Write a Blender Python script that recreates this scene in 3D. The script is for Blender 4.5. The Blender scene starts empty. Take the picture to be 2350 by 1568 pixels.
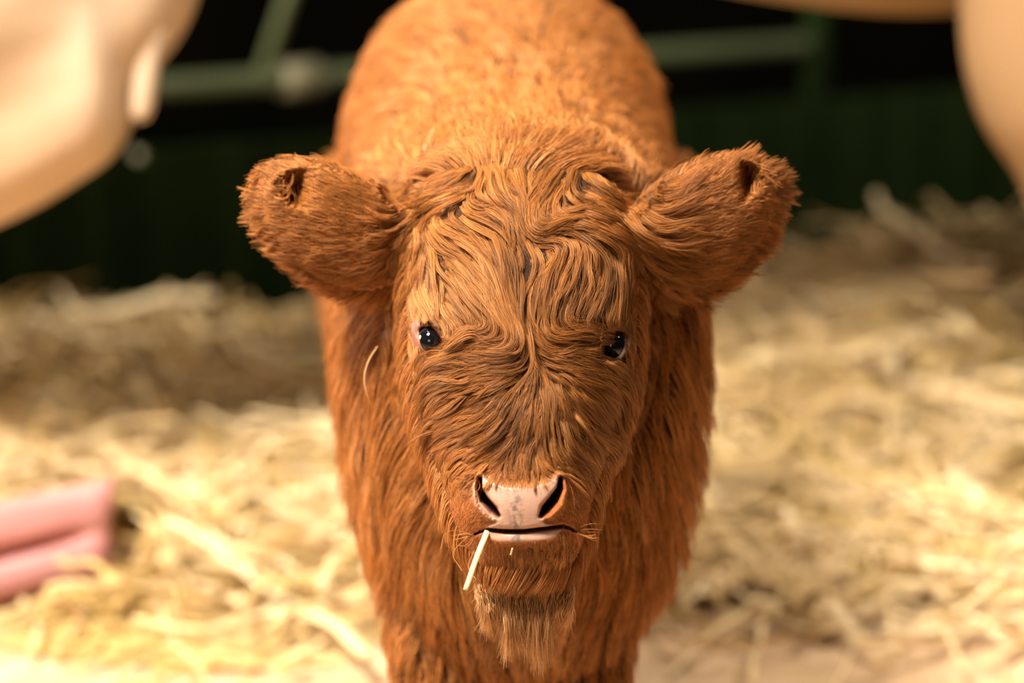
import bpy, bmesh, math
import numpy as np
from mathutils import Vector, Matrix
from mathutils.bvhtree import BVHTree

rng = np.random.default_rng(7)
scene = bpy.context.scene
COL = scene.collection

# ------------------------------------------------------------------ camera
PITCH = math.radians(14.0)
CAM_Z = 1.004
LENS = 96.0
FPX = 2350 * LENS / 36.0
SN, CS = math.sin(PITCH), math.cos(PITCH)
cd = bpy.data.cameras.new('camera')
cam = bpy.data.objects.new('camera', cd)
COL.objects.link(cam)
cam.location = (0, 0, CAM_Z)
cam.rotation_euler = (math.pi / 2 - PITCH, 0, 0)
cd.lens = LENS
cd.sensor_width = 36.0
cd.sensor_fit = 'HORIZONTAL'
cd.clip_start = 0.05
cd.clip_end = 60
cd.dof.use_dof = True
cd.dof.focus_distance = 1.975
cd.dof.aperture_fstop = 2.4
scene.camera = cam

# ------------------------------------------------------------------ world, lights, exposure
world = bpy.data.worlds.new('world')
scene.world = world
world.use_nodes = True
wb = world.node_tree.nodes['Background']
wb.inputs[0].default_value = (1.0, 0.86, 0.68, 1)
wb.inputs[1].default_value = 0.03


def area(name, loc, target, size, power, color, spread=180):
    l = bpy.data.lights.new(name, 'AREA')
    l.shape = 'RECTANGLE'
    l.size, l.size_y = size
    l.energy = power
    l.color = color
    l.spread = math.radians(spread)
    o = bpy.data.objects.new(name, l)
    COL.objects.link(o)
    o.location = loc
    d = Vector(target) - Vector(loc)
    o.rotation_euler = d.to_track_quat('-Z', 'Y').to_euler()
    return o


area('barn_door_daylight', (-1.2, 1.05, 3.05), (0.0, 2.65, 0.3), (0.75, 0.75), 78, (1.0, 0.92, 0.80), 75)
area('overhead_light', (-0.75, 2.25, 3.2), (0.0, 2.6, 0.3), (1.1, 0.9), 52, (1.0, 0.92, 0.80))
area('side_fill', (-3.2, 3.2, 1.2), (-0.3, 3.65, 0.0), (1.4, 1.0), 230, (1.0, 0.90, 0.74))  # added fill lamp that lifts the dim straw at left, no known opening
area('overhead_light', (1.7, 2.5, 3.0), (0.95, 3.2, 0.0), (0.9, 0.9), 26, (1.0, 0.91, 0.78), 70)  # extra lamp added to brighten the straw at right
area('front_fill', (-1.1, -0.9, 1.35), (0.0, 2.2, 0.4), (1.0, 0.9), 10, (1.0, 0.90, 0.76))  # added front fill for the throat tuft and left chest

vs = scene.view_settings
scene.display_settings.display_device = 'sRGB'
vs.view_transform = 'Standard'
vs.look = 'None'
vs.exposure = -0.22
vs.gamma = 1.0
vs.use_curve_mapping = False
scene.cycles.use_adaptive_sampling = True
scene.cycles.adaptive_threshold = 0.02
scene.cycles.max_bounces = 6
scene.cycles.diffuse_bounces = 2
scene.cycles.glossy_bounces = 2
scene.cycles.transmission_bounces = 4
scene.cycles.transparent_max_bounces = 4
scene.cycles_curves.shape = 'RIBBONS'
scene.cycles_curves.subdivisions = 2


# ------------------------------------------------------------------ helpers
def U(px, py, d):
    """real-world point that lies at distance d (along the lens axis) and is seen at pixel (px, py)"""
    px = np.asarray(px, float); py = np.asarray(py, float); d = np.asarray(d, float)
    r = (px - 1175.0) * d / FPX
    v = (784.0 - py) * d / FPX
    return np.stack([r, d * CS + v * SN, CAM_Z - d * SN + v * CS], -1)


def IU(p):
    p = np.asarray(p, float)
    x, y, z = p[..., 0], p[..., 1], p[..., 2] - CAM_Z
    d = y * CS - z * SN
    v = y * SN + z * CS
    return 1175.0 + x / d * FPX, 784.0 - v / d * FPX, d


KPX = 2.0 / FPX                       # metres per pixel at the head (2 m away)


def tag(o, label=None, cat=None, group=None, kind=None):
    if label: o['label'] = label
    if cat: o['category'] = cat
    if group: o['group'] = group
    if kind: o['kind'] = kind
    return o


def link_mesh(name, verts, faces, mat=None, parent=None, smooth=True):
    me = bpy.data.meshes.new(name)
    me.from_pydata([tuple(map(float, v)) for v in verts], [], [tuple(map(int, f)) for f in faces])
    me.validate()
    me.update()
    if smooth:
        me.polygons.foreach_set('use_smooth', [True] * len(me.polygons))
    if mat: me.materials.append(mat)
    o = bpy.data.objects.new(name, me)
    COL.objects.link(o)
    if parent: o.parent = parent
    return o


class MB:
    def __init__(self): self.v, self.f = [], []

    def add(self, v, f):
        n = len(self.v)
        self.v += [tuple(p) for p in v]
        self.f += [tuple(i + n for i in q) for q in f]

    def loft(self, rings, cap=True):
        m = len(rings[0]); n = len(rings)
        v = [p for r in rings for p in r]
        f = []
        for i in range(n - 1):
            for j in range(m):
                k = (j + 1) % m
                f.append((i * m + j, i * m + k, (i + 1) * m + k, (i + 1) * m + j))
        if cap:
            c0 = np.mean(rings[0], axis=0); c1 = np.mean(rings[-1], axis=0)
            v.append(tuple(c0)); v.append(tuple(c1))
            a, b = len(v) - 2, len(v) - 1
            for j in range(m):
                k = (j + 1) % m
                f.append((a, k, j)); f.append((b, (n - 1) * m + j, (n - 1) * m + k))
        self.add(v, f)

    def tube(self, pts, rad, m=14):
        pts = [np.asarray(p, float) for p in pts]
        if np.isscalar(rad): rad = [rad] * len(pts)
        rings = []
        ref = np.array([1.0, 0.13, 0.07])
        for i, p in enumerate(pts):
            t = pts[min(i + 1, len(pts) - 1)] - pts[max(i - 1, 0)]
            t /= np.linalg.norm(t)
            a = ref - t * (ref @ t)
            if np.linalg.norm(a) < .2:
                a = np.array([0, 0, 1.0]); a = a - t * (a @ t)
            a /= np.linalg.norm(a); b = np.cross(t, a)
            rings.append([p + rad[i] * (math.cos(q) * a + math.sin(q) * b) for q in np.linspace(0, 2 * math.pi, m, endpoint=False)])
        self.loft(rings)

    def box(self, c, s):
        c = np.array(c); s = np.array(s) / 2
        v = [c + s * np.array(k) for k in ((-1, -1, -1), (1, -1, -1), (1, 1, -1), (-1, 1, -1), (-1, -1, 1), (1, -1, 1), (1, 1, 1), (-1, 1, 1))]
        self.add(v, [(0, 3, 2, 1), (4, 5, 6, 7), (0, 1, 5, 4), (1, 2, 6, 5), (2, 3, 7, 6), (3, 0, 4, 7)])

    def build(self, name, mat=None, parent=None, smooth=True):
        return link_mesh(name, self.v, self.f, mat, parent, smooth)


def spline(pts, n):
    """Catmull-Rom through pts (k,c) -> (n,c)"""
    P = np.asarray(pts, float)
    k = len(P)
    Q = np.vstack([2 * P[0] - P[1], P, 2 * P[-1] - P[-2]])
    t = np.linspace(0, k - 1 - 1e-9, n)
    i = t.astype(int); u = (t - i)[:, None]
    a, b, c, d = Q[i], Q[i + 1], Q[i + 2], Q[i + 3]
    return .5 * (2 * b + (c - a) * u + (2 * a - 5 * b + 4 * c - d) * u ** 2 + (3 * b - a - 3 * c + d) * u ** 3)


def sstep(a, b, x):
    t = np.clip((np.asarray(x, float) - a) / (b - a), 0, 1)
    return t * t * (3 - 2 * t)


def evaluated_mesh(o):
    dg = bpy.context.evaluated_depsgraph_get()
    dg.update()
    return bpy.data.meshes.new_from_object(o.evaluated_get(dg))


def fuse(mb, voxel, iters):
    o = mb.build('tmp')
    m = o.modifiers.new('r', 'REMESH'); m.mode = 'VOXEL'; m.voxel_size = voxel
    s = o.modifiers.new('s', 'SMOOTH'); s.factor = .5; s.iterations = iters
    me = evaluated_mesh(o)
    bpy.data.objects.remove(o)
    return me


def mat_new(name):
    m = bpy.data.materials.new(name); m.use_nodes = True
    return m, m.node_tree, m.node_tree.nodes['Principled BSDF']


def mat_plain(name, col, rough=.7, spec=.3, var=0.0, scale=20, col2=None, bump=0.0, detail=4):
    m, nt, b = mat_new(name)
    b.inputs['Roughness'].default_value = rough
    b.inputs['Specular IOR Level'].default_value = spec
    b.inputs['Base Color'].default_value = (*col, 1)
    if col2 or bump:
        tc = nt.nodes.new('ShaderNodeTexCoord')
        nz = nt.nodes.new('ShaderNodeTexNoise'); nz.inputs['Scale'].default_value = scale; nz.inputs['Detail'].default_value = detail
        nt.links.new(tc.outputs['Object'], nz.inputs['Vector'])
        if col2:
            cr = nt.nodes.new('ShaderNodeValToRGB')
            cr.color_ramp.elements[0].position = .35; cr.color_ramp.elements[1].position = .65
            cr.color_ramp.elements[0].color = (*col, 1); cr.color_ramp.elements[1].color = (*col2, 1)
            nt.links.new(nz.outputs['Fac'], cr.inputs['Fac']); nt.links.new(cr.outputs['Color'], b.inputs['Base Color'])
        if bump:
            bp = nt.nodes.new('ShaderNodeBump'); bp.inputs['Strength'].default_value = bump; bp.inputs['Distance'].default_value = .01
            nt.links.new(nz.outputs['Fac'], bp.inputs['Height']); nt.links.new(bp.outputs['Normal'], b.inputs['Normal'])
    return m


def hair_material(name, base, pale, dark, rough=.5, spec=.28, wet=0.0):
    """strand colour: base <-> pale by attribute 'pale', <-> dark by attribute 'brown', plus a random value per strand"""
    m, nt, b = mat_new(name)
    L = nt.links.new
    ap = nt.nodes.new('ShaderNodeAttribute'); ap.attribute_name = 'pale'
    ab = nt.nodes.new('ShaderNodeAttribute'); ab.attribute_name = 'brown'
    hi = nt.nodes.new('ShaderNodeHairInfo')
    m1 = nt.nodes.new('ShaderNodeMix'); m1.data_type = 'RGBA'
    m1.inputs[6].default_value = (*base, 1); m1.inputs[7].default_value = (*pale, 1)
    L(ap.outputs['Fac'], m1.inputs[0])
    m2 = nt.nodes.new('ShaderNodeMix'); m2.data_type = 'RGBA'
    m2.inputs[7].default_value = (*dark, 1)
    L(ab.outputs['Fac'], m2.inputs[0]); L(m1.outputs[2], m2.inputs[6])
    mr = nt.nodes.new('ShaderNodeMapRange'); mr.inputs[3].default_value = .40; mr.inputs[4].default_value = 1.5
    L(hi.outputs['Random'], mr.inputs[0])
    hs = nt.nodes.new('ShaderNodeHueSaturation')
    L(mr.outputs[0], hs.inputs['Value']); L(m2.outputs[2], hs.inputs['Color'])
    L(hs.outputs['Color'], b.inputs['Base Color'])
    b.inputs['Roughness'].default_value = rough
    b.inputs['Specular IOR Level'].default_value = spec
    # light also passes through a strand
    tr = nt.nodes.new('ShaderNodeBsdfTranslucent'); L(hs.outputs['Color'], tr.inputs['Color'])
    mx = nt.nodes.new('ShaderNodeMixShader'); mx.inputs[0].default_value = .14
    L(b.outputs[0], mx.inputs[1]); L(tr.outputs[0], mx.inputs[2])
    L(mx.outputs[0], nt.nodes['Material Output'].inputs['Surface'])
    return m


def make_curves(name, P, R, mat, parent=None, pale=None, brown=None):
    """P (n,k,3) strand points, R (n,k) radii"""
    n, k, _ = P.shape
    hc = bpy.data.hair_curves.new(name)
    hc.add_curves([k] * n)
    hc.attributes['position'].data.foreach_set('vector', np.ascontiguousarray(P, np.float32).ravel())
    ra = hc.attributes.get('radius') or hc.attributes.new('radius', 'FLOAT', 'POINT')
    ra.data.foreach_set('value', np.ascontiguousarray(R, np.float32).ravel())
    for nm, a in (('pale', pale), ('brown', brown)):
        at = hc.attributes.new(nm, 'FLOAT', 'CURVE')
        at.data.foreach_set('value', np.ascontiguousarray(np.zeros(n) if a is None else a, np.float32))
    hc.materials.append(mat)
    o = bpy.data.objects.new(name, hc)
    COL.objects.link(o)
    if parent: o.parent = parent
    return o


# smooth value noise (periodic lattice), vectorised
_lat = rng.random((64, 64, 64)).astype(np.float32)


def noise3(p):
    p = np.asarray(p, float)
    i = np.floor(p).astype(int); f = p - i
    f = f * f * (3 - 2 * f)
    out = 0
    for dx in (0, 1):
        for dy in (0, 1):
            for dz in (0, 1):
                w = (f[..., 0] if dx else 1 - f[..., 0]) * (f[..., 1] if dy else 1 - f[..., 1]) * (f[..., 2] if dz else 1 - f[..., 2])
                out = out + w * _lat[(i[..., 0] + dx) & 63, (i[..., 1] + dy) & 63, (i[..., 2] + dz) & 63]
    return out * 2 - 1


# ------------------------------------------------------------------ the setting
M_GROUND = mat_plain('sandy_floor', (.50, .33, .19), .9, .1, col2=(.62, .44, .27), scale=9, bump=.3)
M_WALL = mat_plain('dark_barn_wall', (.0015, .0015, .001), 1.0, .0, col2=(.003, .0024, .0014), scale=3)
g = MB(); g.box((0, 3.0, -.05), (12, 14, .1)); o = g.build('ground', M_GROUND, smooth=False); tag(o, kind='structure')
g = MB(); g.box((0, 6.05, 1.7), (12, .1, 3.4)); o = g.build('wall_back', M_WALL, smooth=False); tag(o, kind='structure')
g = MB(); g.box((0, 5.05, .01), (12, 1.9, .02)); o = g.build('shade_sheet_1', mat_plain('floor_shade_black', (.002, .0025, .001), 1.0, .0), smooth=False); tag(o, kind='structure')  # near-black sheet paints the floor beyond the gate as unlit

# ------------------------------------------------------------------ green gate behind the straw
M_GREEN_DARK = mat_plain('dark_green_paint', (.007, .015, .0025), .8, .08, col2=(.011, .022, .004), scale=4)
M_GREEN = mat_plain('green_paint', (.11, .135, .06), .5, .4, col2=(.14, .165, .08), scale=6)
M_ZINC = mat_plain('zinc', (.27, .25, .15), .5, .4)
gate = bpy.data.objects.new('gate', None); COL.objects.link(gate)
gate.location = (0, 4.3, 0)
tag(gate, 'green metal gate with a sheeted dark green lower half, in the dark behind the straw', 'gate')
A = U(340, 186, 4.15); B = U(1852, 118, 4.62)
gd = (B - A) / np.linalg.norm(B - A); gd[2] = 0; gd /= np.linalg.norm(gd)
gn = np.array([gd[1], -gd[0], 0])
zr = (A[2] + B[2]) / 2


def gp(t, z, off=0.0):
    p = A + gd * t + gn * off
    return np.array([p[0], p[1], z])


def part(mb, name, mat):
    o = mb.build(name, mat, gate)
    o.matrix_parent_inverse = Matrix.Translation(-gate.location)
    return o


Lr = float(np.linalg.norm((B - A)[:2]))
q = MB(); q.tube([gp(-1.4, zr), gp(-.4, zr), gp(Lr * .5, zr), gp(Lr, zr)], .0175); part(q, 'rail', M_GREEN)
q = MB(); q.tube([gp(-1.4, .95), gp(Lr, .95)], .021); part(q, 'rail', M_GREEN)
for t in (-1.4, Lr + .02):
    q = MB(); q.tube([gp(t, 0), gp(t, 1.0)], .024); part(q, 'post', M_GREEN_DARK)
tj = .245
q = MB(); q.tube([gp(tj - .06, zr + .01), gp(tj + .16, .95)], .012); part(q, 'brace', M_GREEN)
q = MB(); q.tube([gp(tj - .03, zr, .0), gp(tj + .03, zr, .0)], .028); part(q, 'clamp', M_ZINC)
# sheet: shallow ribs
vs_, fs_ = [], []
ts = np.linspace(-1.4, Lr + 1.3, 160)
for t in ts:
    w = .006 * (1 if (t * 9) % 1 < .5 else 0)
    vs_ += [gp(t, .0, .03 + w), gp(t, .285, .03 + w), gp(t, .285, .012 + w), gp(t, .0, .012 + w)]
for i in range(len(ts) - 1):
    a = i * 4; b = a + 4
    for j in range(4):
        k = (j + 1) % 4
        fs_.append((a + j, b + j, b + k, a + k))
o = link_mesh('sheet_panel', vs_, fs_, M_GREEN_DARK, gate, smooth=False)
o.matrix_parent_inverse = Matrix.Translation(-gate.location)
for px_, py_ in ((322, 358),):
    c = U(px_, py_, 4.08)
    q = MB(); q.tube([c + gn * -.012, c, c + gn * .008, c + gn * .012], [.009, .009, .007, .003], 10); part(q, 'bolt', M_ZINC)

# ------------------------------------------------------------------ straw bedding (uncountable)
def straw_height(x, y):
    h = .018 + .02 * noise3(np.stack([x * 5 + 9, y * 5, x * 0], -1)) + .010 * noise3(np.stack([x * 14 + 3, y * 14, x * 0 + 4], -1))
    m = .145 * np.exp(-(((x - .62) / .42) ** 2 + ((y - 3.75) / .38) ** 2))            # heap at the right
    m += .075 * np.exp(-(((x - 1.3) / .5) ** 2 + ((y - 3.8) / .4) ** 2))
    m += .022 * np.exp(-(((x + .35) / .45) ** 2 + ((y - 3.75) / .35) ** 2))
    m += .015 * np.exp(-(((x + 1.2) / .6) ** 2 + ((y - 3.7) / .4) ** 2))
    m += .03 * np.exp(-(((x + .45) / .3) ** 2 + ((y - 3.0) / .3) ** 2))
    h = (np.maximum(h, 0) + m) * sstep(2.62, 2.88, y) * (1 - sstep(3.8, 4.0, y))
    return h


def straw_material():
    m, nt, b = mat_new('straw')
    L = nt.links.new
    at = nt.nodes.new('ShaderNodeAttribute'); at.attribute_name = 'tone'
    cr = nt.nodes.new('ShaderNodeValToRGB')
    e = cr.color_ramp.elements
    e[0].position = 0; e[0].color = (.38, .25, .08, 1)
    e[1].position = 1; e[1].color = (.96, .80, .52, 1)
    for p, c in ((.25, (.64, .44, .15, 1)), (.5, (.78, .57, .29, 1)), (.8, (.90, .70, .40, 1))):
        k = e.new(p); k.color = c
    L(at.outputs['Fac'], cr.inputs['Fac']); L(cr.outputs['Color'], b.inputs['Base Color'])
    b.inputs['Roughness'].default_value = .5; b.inputs['Specular IOR Level'].default_value = .4
    tr = nt.nodes.new('ShaderNodeBsdfTranslucent'); L(cr.outputs['Color'], tr.inputs['Color'])
    mx = nt.nodes.new('ShaderNodeMixShader'); mx.inputs[0].default_value = .25
    L(b.outputs[0], mx.inputs[1]); L(tr.outputs[0], mx.inputs[2]); L(mx.outputs[0], nt.nodes['Material Output'].inputs['Surface'])
    return m


M_STRAW = straw_material()
FEET = [(-.90, 3.04, .10), (-1.02, 3.40, .10), (.68, 3.09, .10), (.76, 3.44, .10), (-.066, 2.08, .085), (.066, 2.08, .085), (-.08, 2.65, .085), (.08, 2.65, .085)]
CLOTH = (-.95, -.425, 2.66, 3.12)
G0 = A[:2] - gn[:2] * 0; GSL = gd[1] / gd[0]


def under_cloth(x, y):
    yf = 2.87 + (x + .44) * .64
    return (y > yf - .035) & (y < yf + .19)


def clear_of_feet(x, y):
    if CLOTH[0] < x < CLOTH[1] and under_cloth(x, y): return False
    if y > gate_front(x): return False
    return all((x - a) ** 2 + (y - b) ** 2 > r * r for a, b, r in FEET)


def gate_front(x):
    return np.minimum(4.03, A[1] + (x - A[0]) * GSL - .09)
nx, ny = 170, 110
X, Y = np.meshgrid(np.linspace(-2.3, 2.3, nx), np.linspace(2.5, 4.02, ny))
Z = straw_height(X, Y) + .004
bv = np.stack([X, Y, Z], -1).reshape(-1, 3)
bf = [(j * nx + i, j * nx + i + 1, (j + 1) * nx + i + 1, (j + 1) * nx + i) for j in range(ny - 1) for i in range(nx - 1)
      if Y[j, i] > 2.72 + .10 * math.sin(X[j, i] * 5) and clear_of_feet(X[j, i], Y[j, i])]
bt = .30 + .22 * noise3(bv * 11)
NS = 19000
sx = rng.uniform(-2.2, 2.2, NS); sy = 2.35 + 1.66 * rng.random(NS) ** .85
keep = rng.random(NS) < (.05 + .95 * sstep(2.62, 2.85, sy))
sx, sy = sx[keep], sy[keep]; NS = len(sx)
ang = rng.uniform(0, 2 * math.pi, NS); ln = rng.uniform(.07, .30, NS); wd = rng.uniform(.0016, .0042, NS)
big = rng.random(NS) < .10; wd[big] *= 2.0; ln[big] *= 1.25
tilt = rng.normal(0, .17, NS); bend = rng.normal(0, .5, NS)
K = 7
t = np.linspace(-.5, .5, K)
a_ = ang[:, None] + bend[:, None] * t[None]
step = ln[:, None] / (K - 1)
cx = np.cumsum(np.cos(a_) * step, 1); cy = np.cumsum(np.sin(a_) * step, 1)
cx += sx[:, None] - cx.mean(1, keepdims=True); cy += sy[:, None] - cy.mean(1, keepdims=True)
base = straw_height(sx, sy)
lift = rng.gamma(1.5, .010, NS) * (.4 + .6 * sstep(2.5, 2.9, sy))
cz = np.maximum(base[:, None] + lift[:, None] + (t * np.tan(tilt)[:, None]) * ln[:, None], straw_height(cx, cy) + .003) + .004
cz += .012 * np.sin(t * 5 + rng.uniform(0, 6, NS)[:, None]) ** 2
okf = np.ones(NS, bool)
for fx_, fy_, fr_ in FEET: okf &= (np.hypot(cx - fx_, cy - fy_) > fr_).all(1)
okf &= ~((cx > CLOTH[0]) & (cx < CLOTH[1]) & under_cloth(cx, cy)).any(1)
okf &= (cy < gate_front(cx)).all(1)
a_, cx, cy, cz, wd, sx, sy = a_[okf], cx[okf], cy[okf], cz[okf], wd[okf], sx[okf], sy[okf]; NS = len(sx)
nrm = np.stack([-np.sin(a_), np.cos(a_), np.zeros_like(a_)], -1)
roll = rng.uniform(-1.0, 1.0, NS)[:, None]
side = nrm * np.cos(roll)[..., None] + np.array([0, 0, 1.]) * np.sin(roll)[..., None]
upv = np.cross(np.stack([np.cos(a_), np.sin(a_), 0 * a_], -1), side)
ctr = np.stack([cx, cy, cz], -1)
w3 = wd[:, None, None]
sv = np.stack([ctr - side * w3, ctr + upv * w3 * .45, ctr + side * w3, ctr - upv * w3 * .45], 2).reshape(-1, 3)   # NS*K*4
sf = []
bi = (np.arange(NS) * K * 4)[:, None, None] + (np.arange(K - 1) * 4)[None, :, None]
jj = np.arange(4)[None, None, :]
kk = (np.arange(4) + 1)[None, None, :] % 4
sf = np.stack([bi + jj, bi + kk, bi + 4 + kk, bi + 4 + jj], -1).reshape(-1, 4)
stone = np.clip(.62 + .2 * rng.normal(size=NS) + .16 * noise3(np.stack([sx * 4, sy * 4, sx * 0 + 8], -1)), .02, 1)
stone = np.where(rng.random(NS) < .10, rng.uniform(.1, .32, NS), stone)
allv = np.vstack([bv, sv]); allf = bf + [tuple(r) for r in (sf + len(bv)).tolist()]
bed = link_mesh('straw_bedding', allv, allf, M_STRAW, smooth=False)
at = bed.data.attributes.new('tone', 'FLOAT', 'POINT')
at.data.foreach_set('value', np.concatenate([bt, np.repeat(stone, K * 4)]).astype(np.float32))
tag(bed, 'loose pale golden straw strewn and heaped on the floor behind the calf', 'straw', kind='stuff')

# ------------------------------------------------------------------ the cream cow standing behind
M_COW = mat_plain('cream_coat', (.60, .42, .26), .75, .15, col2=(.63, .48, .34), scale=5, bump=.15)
_nt = M_COW.node_tree                       # shade on the forequarters is painted in as a tan mix
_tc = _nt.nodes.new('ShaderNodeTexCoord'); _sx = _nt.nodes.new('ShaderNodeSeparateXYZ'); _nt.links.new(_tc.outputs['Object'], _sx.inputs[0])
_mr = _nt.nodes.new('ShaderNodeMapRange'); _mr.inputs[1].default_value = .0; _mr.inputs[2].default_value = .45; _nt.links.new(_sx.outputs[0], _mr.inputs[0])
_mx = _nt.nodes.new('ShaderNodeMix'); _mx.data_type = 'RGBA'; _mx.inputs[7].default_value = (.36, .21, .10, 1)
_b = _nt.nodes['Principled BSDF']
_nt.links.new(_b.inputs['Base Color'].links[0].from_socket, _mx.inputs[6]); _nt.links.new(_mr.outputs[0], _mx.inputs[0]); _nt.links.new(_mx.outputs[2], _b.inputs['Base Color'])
M_UDDER = mat_plain('cream_pink_skin', (.70, .47, .28), .6, .25)
M_HORN = mat_plain('dark_horn', (.06, .045, .035), .5, .4)


def ring_yz(x, yc, zc, hy, hz, m=28, p=.92):
    a = np.linspace(0, 2 * math.pi, m, endpoint=False)
    c, s = np.cos(a), np.sin(a)
    return np.stack([np.full(m, x), yc + hy * np.sign(c) * np.abs(c) ** p, zc + hz * np.sign(s) * np.abs(s) ** p], -1)


def ring_xy(z, xc, yc, hx, hy, m=28):
    a = np.linspace(0, 2 * math.pi, m, endpoint=False)
    return np.stack([xc + hx * np.cos(a), yc + hy * np.sin(a), np.full(m, z)], -1)


def ring_xz(y, xc, zc, hx, hz, m=36, p=.9, taper=0.0):
    a = np.linspace(0, 2 * math.pi, m, endpoint=False)
    c, s = np.cos(a), np.sin(a)
    return np.stack([xc + hx * (1 + taper * s) * np.sign(c) * np.abs(c) ** p, np.full(m, y), zc + hz * np.sign(s) * np.abs(s) ** p], -1)


cw = MB()
# torso, rump (left) to brisket (right)
T = spline([(-1.20, 1.05, .06, .07), (-1.14, 1.02, .20, .20), (-.95, .99, .26, .29), (-.7, .98, .28, .31), (-.35, .985, .30, .315), (0, .98, .31, .31),
            (.3, .957, .30, .347), (.5, .947, .28, .357), (.72, .96, .25, .34), (.90, 1.0, .19, .27), (1.02, 1.03, .08, .12)], 40)
cw.loft([ring_yz(r[0], 3.27 + .04 * r[0], r[1], r[2], r[3]) for r in T])
# near thigh and flank: bottoms follow the stifle line
T = spline([(-.335, .82, .70, .06), (-.355, .84, .640, .10), (-.380, .86, .602, .12), (-.402, .87, .575, .13), (-.428, .88, .548, .14), (-.440, .89, .512, .145), (-.455, .90, .470, .15), (-.495, .93, .440, .155),
            (-.553, .96, .402, .155), (-.66, 1.0, .355, .155), (-.76, 1.02, .34, .15), (-.88, 1.02, .37, .13), (-1.0, .98, .46, .09), (-1.08, .9, .62, .04)], 48)
for yy in (3.04, 3.40):
    lx = -.12 if yy > 3.2 else 0
    cw.loft([ring_yz(r[0] + lx, yy, (r[1] + r[2]) / 2, r[3], (r[1] - r[2]) / 2) for r in T])
    cw.tube([(-.80 + lx, yy, .60), (-.88 + lx, yy, .44), (-.94 + lx, yy, .34), (-.93 + lx, yy, .22), (-.91 + lx, yy, .12), (-.90 + lx, yy, .06)],
            [.15, .10, .062, .046, .045, .056])
# elbow and forelegs
for yy, dx in ((3.09, 0), (3.44, .08)):
    E = spline([(.90, .50, .95, .10), (.75, .500, .90, .13), (.65, .505, .86, .135), (.565, .512, .83, .13), (.50, .532, .80, .12), (.46, .556, .775, .10),
                (.424, .582, .76, .085), (.36, .608, .745, .07), (.30, .618, .735, .058), (.24, .632, .735, .052), (.15, .645, .725, .043), (.07, .625, .735, .05)], 34)
    cw.loft([ring_xy(r[0], (r[1] + r[2]) / 2 + dx, yy, (r[2] - r[1]) / 2, r[3]) for r in E])
# neck and head, out of the picture to the right
cw.tube([(.85, 3.30, 1.05), (1.08, 3.31, 1.12), (1.28, 3.32, 1.20), (1.42, 3.33, 1.24)], [.24, .19, .15, .13], 20)
cw.tube([(1.36, 3.33, 1.27), (1.46, 3.33, 1.24), (1.58, 3.33, 1.13), (1.70, 3.33, 1.0), (1.76, 3.33, .94), (1.79, 3.33, .90)], [.10, .135, .115, .085, .085, .05], 20)
for s in (-1, 1):
    cw.tube([(1.40, 3.33 + s * .09, 1.30), (1.38, 3.33 + s * .18, 1.30), (1.37, 3.33 + s * .27, 1.26)], [.03, .05, .015], 10)
# tail
cw.tube([(-1.12, 3.22, 1.22), (-1.22, 3.22, 1.15), (-1.25, 3.22, .9), (-1.24, 3.22, .6), (-1.23, 3.22, .42)], [.035, .03, .022, .03, .012], 10)
me = fuse(cw, .010, 7)
me.name = 'cow'
# soft skin folds over the flank
co = np.empty(len(me.vertices) * 3, np.float32); me.vertices.foreach_get('co', co); co = co.reshape(-1, 3)
no = np.empty(len(me.vertices) * 3, np.float32); me.vertices.foreach_get('normal', no); no = no.reshape(-1, 3)
u = (co[:, 0] * .75 - co[:, 2]) / .115 + .6 * noise3(co * 4)
amp = .017 * np.exp(-((co[:, 0] + .5) / .28) ** 2) * np.exp(-((co[:, 2] - .58) / .2) ** 2)
co += no * ((np.sin(u * 2 * math.pi * .5)) * amp)[:, None]
me.vertices.foreach_set('co', co.ravel()); me.update()
me.polygons.foreach_set('use_smooth', [True] * len(me.polygons))
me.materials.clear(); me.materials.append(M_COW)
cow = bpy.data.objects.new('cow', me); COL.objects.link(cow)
tag(cow, 'large cream cow with a foreleg in painted shade, standing side-on behind the calf', 'cow')
q = MB()
q.tube([(-.60, 3.10, .60), (-.56, 3.10, .55), (-.56, 3.10, .52), (-.57, 3.10, .50)], [.08, .12, .10, .05], 18)
ud = q.build('udder', M_UDDER, cow)
for (tx, ty, tz) in ((-.399, 2.975, .600),):
    q = MB(); q.tube([(tx + .006, ty, tz + .03), (tx + .002, ty, tz), (tx - .004, ty, tz - .04), (tx - .008, ty, tz - .072), (tx - .010, ty, tz - .084), (tx - .010, ty, tz - .088)],
                     [.020, .017, .0145, .013, .009, .002], 12)
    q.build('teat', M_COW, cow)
for (hx, hy) in ((-.895, 3.04), (-1.015, 3.40), (.69, 3.09), (.77, 3.44)):
    q = MB(); q.loft([ring_xy(z, hx + ox, hy, rx, ry) for z, ox, rx, ry in ((.0, .02, .068, .056), (.03, .014, .064, .053), (.065, .004, .056, .048), (.08, 0, .045, .04))])
    q.build('hoof', M_HORN, cow)

# ------------------------------------------------------------------ pink folded cloth on the straw
M_PINK = mat_plain('pink_cloth', (.56, .235, .22), .8, .15, col2=(.61, .28, .265), scale=14, bump=.2)
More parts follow.
